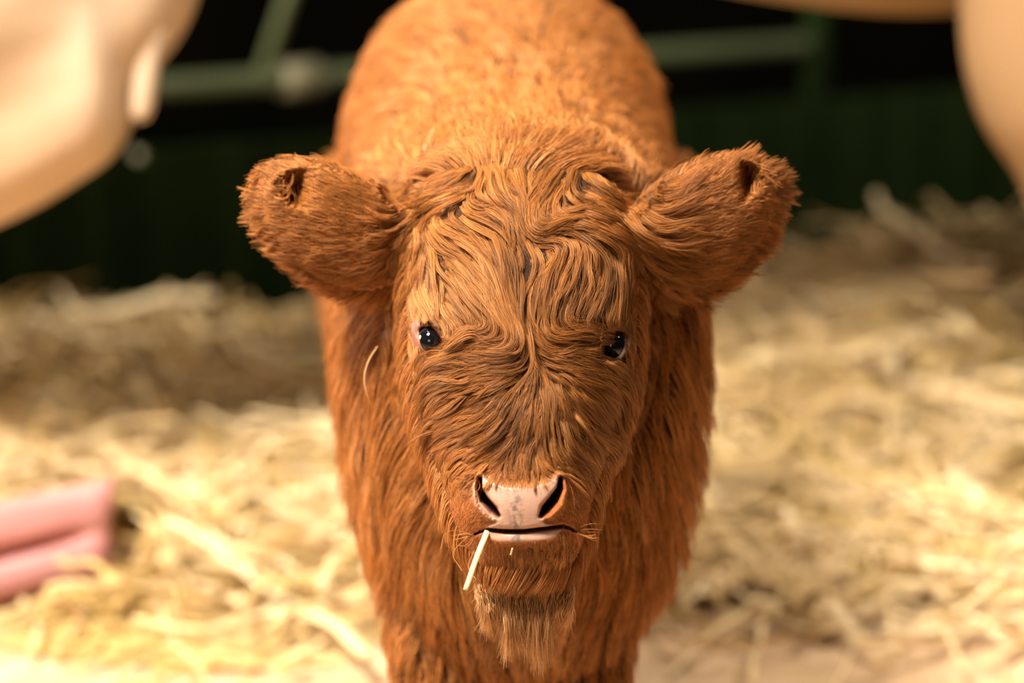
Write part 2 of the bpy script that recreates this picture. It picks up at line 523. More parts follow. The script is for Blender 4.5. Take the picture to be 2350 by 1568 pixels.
# a slab of folded cloth; the long front face carries one crease that closes before the right end
dp = 3.02
c_tr, c_br, c_tl, c_bl = (262, 1098), (246, 1312), (-330, 1216), (-330, 1470)
rows, colsn = 26, 40
fv = []
for i in range(rows):
    a = i / (rows - 1)
    for j in range(colsn):
        b = j / (colsn - 1)
        x = (1 - a) * (c_tl[0] + (c_tr[0] - c_tl[0]) * b) + a * (c_bl[0] + (c_br[0] - c_bl[0]) * b)
        y = (1 - a) * (c_tl[1] + (c_tr[1] - c_tl[1]) * b) + a * (c_bl[1] + (c_br[1] - c_bl[1]) * b)
        crease = math.exp(-((a - .56 + .03 * b) / .06) ** 2) * (1 - float(sstep(.72, .97, b)))
        edge = .010 * (abs(2 * a - 1) ** 10) + .010 * max(0, (b - .93) / .07) ** 2
        puff = .004 * math.sin(math.pi * min(1, a / .56)) if a < .56 else .004 * math.sin(math.pi * (a - .56) / .44)
        fv.append(U(x, y, dp - .15 * (1 - b) + .030 * crease + edge - puff))
fv = np.array(fv).reshape(rows, colsn, 3)
th = np.array([-.02, .13, -.045])
bk = fv + th
V = np.vstack([fv.reshape(-1, 3), bk.reshape(-1, 3)])
n0 = rows * colsn
F = []
for i in range(rows - 1):
    for j in range(colsn - 1):
        a = i * colsn + j
        F.append((a, a + colsn, a + colsn + 1, a + 1)); F.append((n0 + a, n0 + a + 1, n0 + a + colsn + 1, n0 + a + colsn))
bd = [j for j in range(colsn)] + [i * colsn + colsn - 1 for i in range(1, rows)] + [(rows - 1) * colsn + j for j in range(colsn - 2, -1, -1)] + [i * colsn for i in range(rows - 2, 0, -1)]
for i in range(len(bd)):
    a, b = bd[i], bd[(i + 1) % len(bd)]
    F.append((a, b, n0 + b, n0 + a))
pink = link_mesh('folded_cloth', V, F, M_PINK)
tag(pink, 'pink folded cloth with one crease, lying on the straw at left', 'cloth')

# ------------------------------------------------------------------ the calf: skeleton of lofts fused to one skin
cb = MB()


def hz(px, py, Z):
    return U(px, py, 2.0 - np.asarray(Z, float) * KPX)


# head: slices at constant height: py, centre px, half width, front depth, back depth, egg (front narrower)
H = [(348, 1190, 60, -240, -300, 0), (362, 1190, 140, -180, -340, 0), (400, 1190, 205, -100, -380, 0), (460, 1192, 245, -40, -410, .0), (540, 1194, 262, 5, -430, .02),
     (620, 1196, 268, 45, -440, .04), (700, 1197, 270, 75, -440, .06), (790, 1198, 266, 105, -420, .10), (870, 1198, 258, 130, -380, .13), (940, 1196, 240, 152, -330, .16),
     (1010, 1194, 218, 176, -270, .17), (1070, 1193, 196, 196, -210, .16), (1120, 1193, 180, 212, -160, .14), (1165, 1194, 168, 214, -120, .12), (1205, 1197, 157, 204, -90, .10),
     (1240, 1201, 143, 192, -60, .08), (1280, 1205, 122, 172, -40, .05), (1312, 1208, 96, 135, -20, .0), (1332, 1209, 55, 90, 0, 0)]
HS = spline(H, 64)
a = np.linspace(0, 2 * math.pi, 56, endpoint=False)
rings = []
for py, px, w, zf, zb, e in HS:
    c, s = np.cos(a), np.sin(a)
    z = (zf + zb) / 2 + (zf - zb) / 2 * np.sign(c) * np.abs(c) ** .9
    x = w * np.sign(s) * np.abs(s) ** .88 * (1 - e * c * (1.0))
    rings.append(hz(px + x, np.full_like(x, py), z))
cb.loft(rings)
# ears: slices at constant px: px, top py, bottom py, half thickness, Z centre
EL = [(960, 500, 640, 45, -215), (905, 468, 655, 46, -210), (850, 436, 668, 56, -205), (780, 396, 664, 64, -200), (710, 377, 640, 64, -195), (650, 377, 598, 58, -190), (610, 393, 556, 46, -186), (586, 418, 520, 28, -184), (576, 442, 490, 8, -183)]
ER = [(1430, 500, 640, 45, -215), (1485, 452, 650, 46, -210), (1540, 420, 668, 56, -205), (1610, 376, 672, 64, -200), (1680, 358, 646, 64, -195), (1735, 358, 600, 58, -190), (1775, 376, 550, 46, -186), (1797, 400, 505, 28, -184), (1806, 425, 470, 8, -183)]
for E in (EL, ER):
    S = spline(E, 30)
    rr = []
    for px, y0, y1, th_, zc in S:
        px = 905 + (px - 905) * .93 if px < 905 else (1485 + (px - 1485) * .92 if px > 1485 else px)
        aa = np.linspace(0, 2 * math.pi, 32, endpoint=False)
        rr.append(hz(np.full(32, px), (y0 + y1) / 2 + (y1 - y0) / 2 * np.cos(aa), zc + th_ * np.sin(aa) - .38 * (y1 - y0) / 2 * np.cos(aa)))
    cb.loft(rr)
# trunk
T = spline([(1.995, .015, .41, .05, .09), (2.03, .012, .42, .096, .17), (2.09, .010, .415, .132, .222), (2.20, .004, .447, .144, .202), (2.35, -.003, .484, .146, .184), (2.48, -.006, .510, .150, .180),
            (2.60, -.006, .537, .146, .170), (2.69, -.006, .55, .118, .145), (2.75, -.006, .555, .06, .08)], 34)
cb.loft([ring_xz(*r, p=.84, taper=.10 * (1 - float(sstep(2.15, 2.4, r[0])))) for r in T])
# neck
cb.loft([ring_xz(y, .010, z, hx, hh) for y, z, hx, hh in ((1.99, .555, .06, .07), (2.04, .56, .082, .085), (2.10, .555, .098, .10), (2.17, .54, .112, .115), (2.25, .52, .11, .12))])
HOOF = []
for s in (-1, 1):
    cb.tube([(s * .062, 2.14, .40), (s * .058, 2.12, .31), (s * .056, 2.10, .25), (s * .056, 2.09, .19), (s * .056, 2.085, .165), (s * .056, 2.09, .11), (s * .056, 2.095, .065), (s * .056, 2.085, .035)],
            [.060, .050, .044, .039, .038, .026, .028, .030])
    HOOF.append((s * .056, 2.08))
    cb.tube([(s * .075, 2.62, .52), (s * .092, 2.60, .42), (s * .092, 2.57, .33), (s * .085, 2.63, .255), (s * .08, 2.685, .215), (s * .08, 2.68, .13), (s * .08, 2.67, .07), (s * .08, 2.655, .035)],
            [.10, .095, .072, .048, .036, .025, .028, .030])
    HOOF.append((s * .08, 2.65))
cb.tube([(-.006, 2.74, .64), (-.006, 2.775, .60), (-.006, 2.785, .50), (-.006, 2.78, .38), (-.006, 2.778, .32)], [.022, .018, .014, .02, .008], 10)
me = fuse(cb, .0028, 7)
me.name = 'calf'

# finer mesh over the muzzle and eyes
bm = bmesh.new(); bm.from_mesh(me)


def sel_edges(bm, x0, x1, y0, y1, dmax):
    es = []
    C = np.array([v.co[:] for v in bm.verts])
    px, py, d = IU(C)
    ok = (px > x0) & (px < x1) & (py > y0) & (py < y1) & (d < dmax)
    bm.verts.index_update()
    for e in bm.edges:
        if ok[e.verts[0].index] and ok[e.verts[1].index]: es.append(e)
    return es


for box_ in ((1030, 1350, 1060, 1290, 1.99), (1060, 1325, 1080, 1265, 1.985)):
    bmesh.ops.subdivide_edges(bm, edges=sel_edges(bm, *box_), cuts=1, use_grid_fill=True)
bmesh.ops.triangulate(bm, faces=[f for f in bm.faces if len(f.verts) > 4])
bm.to_mesh(me); bm.free()
me.update()
nv = len(me.vertices)
co = np.empty(nv * 3, np.float32); me.vertices.foreach_get('co', co); co = co.reshape(-1, 3).astype(float)
no = np.empty(nv * 3, np.float32); me.vertices.foreach_get('normal', no); no = no.reshape(-1, 3).astype(float)
FWD = np.array([0, CS, -SN])


def seg_dist(px, py, poly, rad):
    """distance to a polyline with a radius along it -> (dist, radius there)"""
    best = np.full(px.shape, 1e9); br = np.ones(px.shape)
    for i in range(len(poly) - 1):
        ax, ay = poly[i]; bx, by = poly[i + 1]
        dx, dy = bx - ax, by - ay
        t = np.clip(((px - ax) * dx + (py - ay) * dy) / (dx * dx + dy * dy), 0, 1)
        d = np.hypot(px - ax - t * dx, py - ay - t * dy)
        r = rad[i] + (rad[i + 1] - rad[i]) * t
        s = d / r
        m = s < best / br
        best = np.where(m, d, best); br = np.where(m, r, br)
    return best, br


def inpoly(px, py, poly):
    c = np.zeros(px.shape, bool)
    n = len(poly)
    for i in range(n):
        x0, y0 = poly[i]; x1, y1 = poly[(i + 1) % n]
        cond = ((y0 > py) != (y1 > py))
        xi = (x1 - x0) * (py - y0) / (y1 - y0 + 1e-12) + x0
        c ^= cond & (px < xi)
    return c


def soft_poly(px, py, poly, w):
    ins = inpoly(px, py, poly)
    d, _ = seg_dist(px, py, list(poly) + [poly[0]], [1] * (len(poly) + 1))
    return sstep(-w, w, np.where(ins, d, -d))


NOSE = [(1101, 1090), (1122, 1098), (1165, 1114), (1215, 1116), (1255, 1104), (1284, 1088), (1286, 1110), (1262, 1140), (1242, 1160), (1236, 1185), (1262, 1207), (1200, 1215), (1120, 1211), (1147, 1187), (1143, 1165), (1122, 1138), (1103, 1112)]
LIP = [(1122, 1222), (1160, 1226), (1200, 1225), (1250, 1219), (1294, 1212), (1275, 1230), (1235, 1240), (1190, 1244), (1145, 1242), (1126, 1234)]
NL = [(1102, 1098), (1101, 1122), (1112, 1148), (1132, 1170), (1145, 1184)]; NLR = [5, 7, 11, 11, 5]
NR = [(1286, 1098), (1284, 1122), (1270, 1146), (1252, 1168), (1241, 1184)]; NRR = [5, 8, 12, 11, 5]
MOUTH = [(1088, 1228), (1102, 1221), (1120, 1216), (1160, 1220), (1200, 1220), (1250, 1214), (1293, 1208), (1308, 1212), (1320, 1221)]
EYES = ((988, 783, -1), (1410, 793, 1))

EYE_OPEN = {
    -1: [(961, 769), (963, 755), (972, 750), (988, 750), (1000, 759), (1008, 772), (1018, 788), (1016, 800), (1006, 810), (989, 814), (976, 806), (966, 792)],
    1: [(1392, 790), (1400, 778), (1408, 768), (1420, 759), (1428, 758), (1433, 772), (1433, 788), (1428, 805), (1418, 819), (1404, 825), (1389, 820), (1382, 809)]}

px, py, dd = IU(co)
front = ((no @ FWD) < .25) & (dd < 2.04)
push = np.zeros(nv)
fz = front & (py > 1040) & (py < 1330)
pad = soft_poly(px, py, NOSE, 10) * fz
push += pad * -14
for pl, rd in ((NL, NLR), (NR, NRR)):
    d, r = seg_dist(px, py, pl, rd)
    push += np.where(fz, 62 * (1 - sstep(.15, 1.15, d / r)), 0)
    push += np.where(fz, -13 * np.exp(-((d - r * 2.0) / (r * .75)) ** 2) * (1 - pad), 0)      # flared rim
d, r = seg_dist(px, py, MOUTH, [2, 3, 5, 6, 6, 6, 5, 3, 2])
push += np.where(fz, 30 * (1 - sstep(.1, 1.2, d / r)), 0)
lip = np.where(fz, np.exp(-(((px - 1208) / 90) ** 4 + ((py - 1240) / 17) ** 2)), 0)
push += -14 * lip
push += np.where(fz, -10 * np.exp(-(((px - 1085) / 40) ** 2 + ((py - 1180) / 34) ** 2)), 0)
push += np.where(fz, -10 * np.exp(-(((px - 1310) / 40) ** 2 + ((py - 1180) / 34) ** 2)), 0)
# ear hollows near the tips
for (hx, hy, rx, ry, am) in ((657, 430, 40, 50, 96), (634, 490, 24, 34, 26), (1730, 405, 24, 54, 84), (1752, 500, 20, 40, 50)):
    push += np.where(front & ((px < 800) | (px > 1600)), am * np.exp(-(((px - hx) / rx) ** 2 + ((py - hy) / ry) ** 2)), 0)
# eye sockets and brows
for ex, ey, s in EYES:
    rr = np.hypot((px - ex) / 44, (py - ey) / 44)
    Pe = np.array(EYE_OPEN[s]); Pe = Pe.mean(0) + (Pe - Pe.mean(0)) * 1.06
    push += np.where(front, 10 * np.exp(-rr ** 2) + 62 * soft_poly(px, py, [tuple(q) for q in Pe], 4), 0)
    push += np.where(front, -12 * np.exp(-(((px - ex + s * 8) / 60) ** 2 + ((py - ey + 62) / 26) ** 2)), 0)
co += FWD[None] * (push * KPX)[:, None]
me.vertices.foreach_set('co', co.astype(np.float32).ravel()); me.update()
me.polygons.foreach_set('use_smooth', [True] * len(me.polygons))
# skin regions as attributes; one paints shade into nostrils, mouth line and ear hollows
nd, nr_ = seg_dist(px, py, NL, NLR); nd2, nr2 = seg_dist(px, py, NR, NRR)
recess_shade = np.where(fz, np.maximum(1 - sstep(.45, 1.0, nd / nr_), 1 - sstep(.45, 1.0, nd2 / nr2)), 0)
md, mr_ = seg_dist(px, py, MOUTH, [3] * 9)
lipm = soft_poly(px, py, LIP, 5) * fz
rim = np.where(fz, np.exp(-((nd - 17) / 9) ** 2) * (px < 1140) * sstep(1085, 1100, py), 0) * (1 - pad)
pink_m = np.clip(np.maximum(pad, lipm) + rim * .75, 0, 1)
for ex, ey, s in EYES:
    pink_m = np.maximum(pink_m, np.where(front, np.exp(-(np.hypot((px - ex) / 52, (py - ey) / 58)) ** 4) * .35, 0))
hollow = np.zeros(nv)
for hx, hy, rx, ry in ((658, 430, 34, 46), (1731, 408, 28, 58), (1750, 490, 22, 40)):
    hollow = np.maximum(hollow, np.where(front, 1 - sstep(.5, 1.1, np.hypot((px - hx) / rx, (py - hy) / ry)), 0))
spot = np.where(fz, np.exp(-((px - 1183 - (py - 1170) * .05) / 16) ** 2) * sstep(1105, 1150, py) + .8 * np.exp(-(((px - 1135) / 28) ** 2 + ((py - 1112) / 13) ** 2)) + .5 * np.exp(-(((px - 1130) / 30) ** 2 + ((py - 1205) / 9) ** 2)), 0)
for nm, arr in (('bare', pink_m), ('spot', spot), ('muzzle', np.where(fz | (front & (py > 980) & (py <= 1040)), 1 - sstep(.75, 1.05, np.hypot((px - 1195) / 195, (py - 1170) / 150)), 0)), ('recess_shade', np.maximum(np.maximum(recess_shade, hollow), np.where(fz, 1 - sstep(.6, 1.6, md / mr_), 0)))):
    at = me.attributes.new(nm, 'FLOAT', 'POINT'); at.data.foreach_set('value', arr.astype(np.float32))


def skin_material():
    m, nt, b = mat_new('calf_skin')
    L = nt.links.new

    def attr(n):
        x = nt.nodes.new('ShaderNodeAttribute'); x.attribute_name = n; return x.outputs['Fac']

    def mix(f, a, c):
        x = nt.nodes.new('ShaderNodeMix'); x.data_type = 'RGBA'
        L(f, x.inputs[0])
        for s, i in ((a, 6), (c, 7)):
            if isinstance(s, tuple): x.inputs[i].default_value = (*s, 1)
            else: L(s, x.inputs[i])
        return x.outputs[2]

    tc = nt.nodes.new('ShaderNodeTexCoord')
    nz = nt.nodes.new('ShaderNodeTexNoise'); nz.inputs['Scale'].default_value = 260; nz.inputs['Detail'].default_value = 4
    L(tc.outputs['Object'], nz.inputs['Vector'])
    th = nt.nodes.new('ShaderNodeMapRange'); th.inputs[1].default_value = .42; th.inputs[2].default_value = .56
    L(nz.outputs['Fac'], th.inputs[0])
    mu = nt.nodes.new('ShaderNodeMath'); mu.operation = 'MULTIPLY'; L(th.outputs[0], mu.inputs[0]); L(attr('spot'), mu.inputs[1])
    mu2 = nt.nodes.new('ShaderNodeMath'); mu2.operation = 'MULTIPLY'; L(mu.outputs[0], mu2.inputs[0]); mu2.inputs[1].default_value = .8
    pinkc = mix(mu2.outputs[0], (.54, .31, .22), (.13, .11, .095))
    c0 = mix(attr('muzzle'), (.05, .017, .006), (.33, .105, .036))
    c1 = mix(attr('bare'), c0, pinkc)
    c2 = mix(attr('recess_shade'), c1, (.045, .014, .010))
    L(c2, b.inputs['Base Color'])
    mr = nt.nodes.new('ShaderNodeMapRange'); mr.inputs[3].default_value = .85; mr.inputs[4].default_value = .24
    L(attr('bare'), mr.inputs[0]); L(mr.outputs[0], b.inputs['Roughness'])
    ms = nt.nodes.new('ShaderNodeMapRange'); ms.inputs[3].default_value = .06; ms.inputs[4].default_value = .6
    L(attr('bare'), ms.inputs[0]); L(ms.outputs[0], b.inputs['Specular IOR Level'])
    vo = nt.nodes.new('ShaderNodeTexNoise'); vo.inputs['Scale'].default_value = 900; vo.inputs['Detail'].default_value = 2
    L(tc.outputs['Object'], vo.inputs['Vector'])
    bp = nt.nodes.new('ShaderNodeBump'); bp.inputs['Strength'].default_value = .25; bp.inputs['Distance'].default_value = .001
    L(vo.outputs['Fac'], bp.inputs['Height']); L(bp.outputs['Normal'], b.inputs['Normal'])
    return m


me.materials.clear(); me.materials.append(skin_material())
calf = bpy.data.objects.new('calf', me); COL.objects.link(calf)
tag(calf, 'small shaggy ginger calf standing head-on in front, chewing a straw', 'calf')

# hooves
for hx, hy in HOOF:
    q = MB(); q.loft([ring_xy(z, hx, hy + oy, rx, ry) for z, oy, rx, ry in ((.0, -.012, .036, .044), (.02, -.008, .034, .041), (.045, 0, .029, .033), (.055, 0, .024, .028))])
    q.build('hoof', M_HORN, calf)

# depth of the skin as seen from the front
bvh = BVHTree.FromPolygons([Vector(c) for c in co], [tuple(p.vertices) for p in me.polygons])
GX0, GY0, GS = 500, 300, 5
gx = np.arange(GX0, 1880, GS); gy = np.arange(GY0, 1400, GS)
HM = np.full((len(gy), len(gx)), np.nan)
cpos = Vector((0, 0, CAM_Z))
for j, y in enumerate(gy):
    P = U(gx, np.full(len(gx), y), np.full(len(gx), 1.0))
    for i in range(len(gx)):
        h = bvh.ray_cast(cpos, Vector(P[i]) - cpos)
        if h[0] is not None:
            d = h[0].y * CS - (h[0].z - CAM_Z) * SN
            if d < 2.16: HM[j, i] = d
HMOK = ~np.isnan(HM)
for it in range(14):                                    # grow over the outline
    n = np.isnan(HM)
    if not n.any(): break
    Pd = np.pad(HM, 1, constant_values=np.nan)
    st = np.stack([Pd[1 + a:Pd.shape[0] - 1 + a, 1 + b:Pd.shape[1] - 1 + b] for a in (-1, 0, 1) for b in (-1, 0, 1) if a or b])
    cnt = (~np.isnan(st)).sum(0)
    av = np.nansum(st, 0) / np.maximum(cnt, 1)
    HM = np.where(n & (cnt > 0), av + .0012, HM)
HM = np.where(np.isnan(HM), 2.12, HM)


def hm(px, py, A=HM):
    fx = np.clip((px - GX0) / GS, 0, len(gx) - 1.001); fy = np.clip((py - GY0) / GS, 0, len(gy) - 1.001)
    i = fx.astype(int); j = fy.astype(int); u = fx - i; v = fy - j
    return (A[j, i] * (1 - u) + A[j, i + 1] * u) * (1 - v) + (A[j + 1, i] * (1 - u) + A[j + 1, i + 1] * u) * v


# ------------------------------------------------------------------ grooming of the head
STROKES = [
    [(1130, 360), (1150, 430), (1182, 465)], [(1180, 350), (1185, 420), (1190, 475)], [(1250, 355), (1228, 420), (1202, 465)], [(1310, 385), (1265, 430), (1225, 470)],
    [(1090, 375), (1030, 410), (950, 460)], [(1060, 430), (990, 460), (930, 510)], [(960, 505), (1060, 510), (1135, 545), (1160, 600)], [(1090, 470), (1160, 460), (1190, 490)],
    [(990, 550), (1080, 580), (1140, 640), (1165, 700)], [(1000, 620), (1080, 650), (1150, 700), (1205, 770)], [(1060, 690), (1130, 720), (1190, 760), (1225, 815)],
    [(960, 540), (955, 620), (975, 690)], [(985, 640), (1005, 700), (1030, 745)], [(1010, 690), (1030, 735), (1050, 770)],
    [(930, 540), (900, 630), (880, 700)], [(885, 700), (868, 790), (885, 880)], [(930, 700), (925, 760), (930, 800)], [(905, 860), (905, 930), (930, 990)], [(955, 860), (945, 930), (960, 990)],
    [(1187, 520), (1200, 592), (1196, 655), (1214, 720), (1230, 800)], [(1222, 600), (1226, 660), (1240, 740), (1236, 812)],
    [(1220, 560), (1300, 520), (1397, 550)], [(1250, 500), (1340, 490), (1430, 520), (1490, 545), (1520, 590)], [(1300, 440), (1390, 460), (1460, 520)], [(1340, 400), (1420, 450), (1470, 510)],
    [(1330, 545), (1285, 580), (1250, 640), (1236, 700)], [(1300, 600), (1275, 660), (1250, 720)], [(1390, 600), (1378, 670), (1350, 735)], [(1350, 600), (1352, 665), (1325, 710)],
    [(1440, 580), (1440, 660), (1430, 720)], [(1470, 640), (1465, 720), (1470, 790)],
    [(1228, 800), (1280, 750), (1390, 732)], [(1238, 815), (1300, 785), (1392, 785)], [(1245, 832), (1310, 828), (1392, 845)],
    [(1205, 785), (1130, 755), (1065, 760), (1005, 790)], [(1205, 812), (1120, 798), (1030, 808)], [(1205, 835), (1120, 828), (1040, 845)], [(1200, 850), (1120, 862), (1030, 880)],
    [(1195, 862), (1130, 925), (1050, 975), (980, 1010)], [(1210, 872), (1170, 955), (1105, 1025)], [(1222, 880), (1204, 980), (1172, 1050)], [(1240, 880), (1234, 980), (1214, 1052)],
    [(1262, 872), (1284, 965), (1302, 1040)], [(1282, 862), (1335, 950), (1395, 1005)], [(1305, 850), (1370, 900), (1430, 950)], [(1320, 845), (1390, 870), (1440, 900)],
    [(1100, 890), (1010, 950), (945, 985)], [(1150, 1020), (1110, 1048), (1060, 1072)], [(1250, 1040), (1300, 1064), (1350, 1085)], [(1010, 1000), (985, 1050), (1000, 1110)], [(1370, 1000), (1400, 1050), (1395, 1110)],
    [(1460, 850), (1465, 930), (1445, 1000)], [(1500, 780), (1492, 860), (1480, 940)],
    [(1190, 1060), (1190, 1085), (1190, 1105)], [(1080, 1070), (1050, 1110), (1035, 1160)], [(1300, 1070), (1340, 1110), (1360, 1160)],
    [(1060, 1130), (1045, 1180), (1050, 1225)], [(1340, 1130), (1352, 1180), (1345, 1225)], [(1010, 1120), (1020, 1180), (1040, 1240)], [(1400, 1110), (1392, 1170), (1370, 1230)],
    [(1080, 1240), (1085, 1290), (1100, 1340)], [(1200, 1255), (1200, 1300), (1205, 1350)], [(1330, 1240), (1325, 1290), (1310, 1340)],
    [(1345, 1205), (1352, 1240), (1345, 1280)], [(1300, 1228), (1302, 1260), (1300, 1300)], [(1290, 1175), (1310, 1195), (1330, 1212)], [(1110, 1195), (1090, 1206), (1070, 1222)],
    [(1060, 1225), (1062, 1260), (1072, 1310)], [(1130, 1250), (1132, 1290), (1140, 1340)],
    # ears
    [(895, 480), (760, 415), (640, 365)], [(895, 530), (760, 480), (690, 455)], [(895, 560), (740, 545), (600, 520)], [(885, 600), (750, 612), (620, 585)], [(880, 640), (770, 665), (690, 655)], [(865, 670), (800, 700), (760, 712)],
    [(605, 440), (560, 428)], [(615, 400), (575, 365)], [(605, 500), (555, 512)],
    [(1490, 490), (1610, 420), (1720, 345)], [(1490, 540), (1630, 500), (1700, 480)], [(1500, 580), (1650, 572), (1770, 555)], [(1505, 620), (1640, 645), (1745, 620)], [(1510, 655), (1600, 692), (1660, 705)],
    [(1785, 400), (1825, 385)], [(1790, 460), (1828, 468)], [(1775, 520), (1810, 545)],
]
SP, ST = [], []
for s in STROKES:
    c = spline(s, 12) if len(s) > 2 else np.linspace(s[0], s[1], 6)
    tg = np.gradient(c, axis=0); tg /= np.linalg.norm(tg, axis=1, keepdims=True)
    SP.append(c); ST.append(tg)
SP = np.vstack(SP); ST = np.vstack(ST)


def field(px, py, sig=26.0):
    """combing direction (image right, image down)"""
    out = np.empty((len(px), 2))
    for a in range(0, len(px), 20000):
        b = a + 20000
        d2 = (px[a:b, None] - SP[None, :, 0]) ** 2 + (py[a:b, None] - SP[None, :, 1]) ** 2
        w = np.exp(-d2 / (2 * sig * sig)) + 3e-4 * np.exp(-d2 / (2 * 90.0 ** 2)) + 1e-12
        v = w @ ST
        out[a:b] = v / (np.linalg.norm(v, axis=1, keepdims=True) + 1e-9)
    return out


# px, py, length, lift, lock half-width, brownness, paleness
PAR = np.array([
    (1190, 375, 100, 24, 9, .25, 0), (1050, 430, 95, 22, 10, .15, 0), (1330, 430, 105, 24, 10, .15, 0), (960, 490, 70, 16, 9, .1, .05), (910, 560, 60, 14, 8, .15, .05),
    (1080, 610, 150, 32, 9, .35, 0), (1300, 590, 145, 34, 9, .35, 0), (1195, 680, 150, 30, 9, .45, 0), (1420, 520, 135, 46, 10, .25, 0), (1455, 640, 80, 18, 8, .35, 0),
    (965, 650, 80, 14, 7, .1, .25), (1110, 790, 140, 28, 8, .4, 0), (1310, 790, 135, 28, 8, .4, 0), (1210, 880, 120, 22, 8, .5, 0), (1100, 930, 110, 17, 7, .35, 0), (1340, 930, 110, 17, 7, .4, .1),
    (1400, 990, 60, 14, 6, .4, .35), (950, 930, 48, 11, 6, 0, .05), (1450, 930, 45, 12, 6, .3, .1), (1200, 1035, 52, 7, 6, .25, 0), (1085, 1045, 45, 7, 6, .1, 0), (1330, 1050, 48, 8, 6, .2, .2),
    (885, 760, 45, 12, 7, 0, .05), (1490, 780, 45, 12, 7, .3, 0), (880, 880, 45, 12, 7, 0, .0),
    (1060, 1130, 13, 3, 4, 0, 0), (1345, 1130, 15, 3, 4, .1, 0), (1195, 1078, 11, 2, 4, .0, 0), (1010, 1120, 32, 9, 5, 0, .05), (1400, 1120, 34, 10, 5, .1, .15),
    (1200, 1280, 18, 5, 5, .7, .0), (1200, 1325, 80, 14, 6, 0, .4), (1130, 1320, 60, 12, 6, 0, .3), (1275, 1320, 64, 12, 6, 0, .3), (1100, 1280, 26, 9, 5, .05, .2), (1320, 1270, 32, 10, 5, .05, .2), (1060, 1220, 16, 4, 4, .2, 0), (1350, 1210, 20, 5, 4, .2, 0),
    (1055, 800, 80, 16, 7, .2, .1), (1030, 745, 55, 10, 6, .1, .2), (1345, 800, 85, 18, 7, .3, .05), (1375, 750, 60, 12, 6, .2, .1),
    (860, 560, 62, 12, 6, .15, 0), (720, 500, 66, 12, 6, .05, .0), (600, 450, 58, 14, 6, 0, .15), (700, 640, 62, 14, 7, .1, .05), (680, 380, 50, 12, 6, 0, .1),
    (705, 425, 26, 8, 5, .2, 0), (690, 475, 30, 9, 5, .2, 0), (640, 380, 26, 8, 5, 0, .1), (1690, 400, 26, 8, 5, .2, 0), (1700, 470, 28, 9, 5, .25, 0), (1735, 545, 30, 9, 5, .1, 0),
    (1530, 560, 62, 12, 6, .2, 0), (1660, 500, 66, 12, 6, .1, 0), (1790, 440, 58, 14, 6, 0, .15), (1700, 620, 62, 14, 7, .15, .05), (1700, 365, 50, 12, 6, 0, .1)])


def params(px, py, sig=45.0):
    out = np.empty((len(px), 5))
    for a in range(0, len(px), 20000):
        b = a + 20000
        d2 = (px[a:b, None] - PAR[None, :, 0]) ** 2 + (py[a:b, None] - PAR[None, :, 1]) ** 2
        w = np.exp(-d2 / (2 * sig * sig)) + 1e-3 * np.exp(-d2 / (2 * 140.0 ** 2)) + 1e-12
        out[a:b] = (w @ PAR[:, 2:]) / w.sum(1, keepdims=True)
    return out


def bald(px, py):
    """no hair here"""
    b = inpoly(px, py, NOSE) | inpoly(px, py, LIP)
    d, r = seg_dist(px, py, NL, NLR); b |= d < r * 1.25
    d, r = seg_dist(px, py, NR, NRR); b |= d < r * 1.15
    d, r = seg_dist(px, py, MOUTH, [1, 1, 5, 6, 6, 6, 5, 1, 1]); b |= d < r
    for ex, ey, s in EYES:
        b |= np.hypot((px - ex - s * 2) / 29, (py - ey - 2) / 34) < 1
    for hx, hy, rx, ry in ((656, 432, 21, 31), (1730, 412, 15, 43), (1748, 490, 10, 26)):
        b |= np.hypot((px - hx) / rx, (py - hy) / ry) < 1
    return b


HEAD_POLY = [(1060, 335), (1330, 335), (1450, 420), (1520, 540), (1505, 700), (1510, 850), (1470, 1010), (1415, 1150), (1370, 1260), (1320, 1345), (1100, 1345), (1040, 1260), (985, 1130), (920, 1010), (872, 880), (868, 700), (872, 560), (930, 430)]
EARL_POLY = [(925, 450), (760, 355), (640, 350), (560, 400), (560, 520), (640, 640), (780, 710), (890, 690)]
EARR_POLY = [(1460, 440), (1610, 350), (1720, 330), (1820, 390), (1815, 520), (1730, 650), (1610, 710), (1500, 680)]


def sample_roots(n, poly):
    P = np.array(poly)
    res = np.empty((0, 2))
    while len(res) < n:
        q = rng.uniform(P.min(0), P.max(0), (n * 3, 2))
        fx = ((q[:, 0] - GX0) / GS).astype(int); fy = ((q[:, 1] - GY0) / GS).astype(int)
        ok = inpoly(q[:, 0], q[:, 1], poly) & ~bald(q[:, 0], q[:, 1]) & HMOK[np.clip(fy, 0, HMOK.shape[0] - 1), np.clip(fx, 0, HMOK.shape[1] - 1)]
        res = np.vstack([res, q[ok]])
    return res[:n]


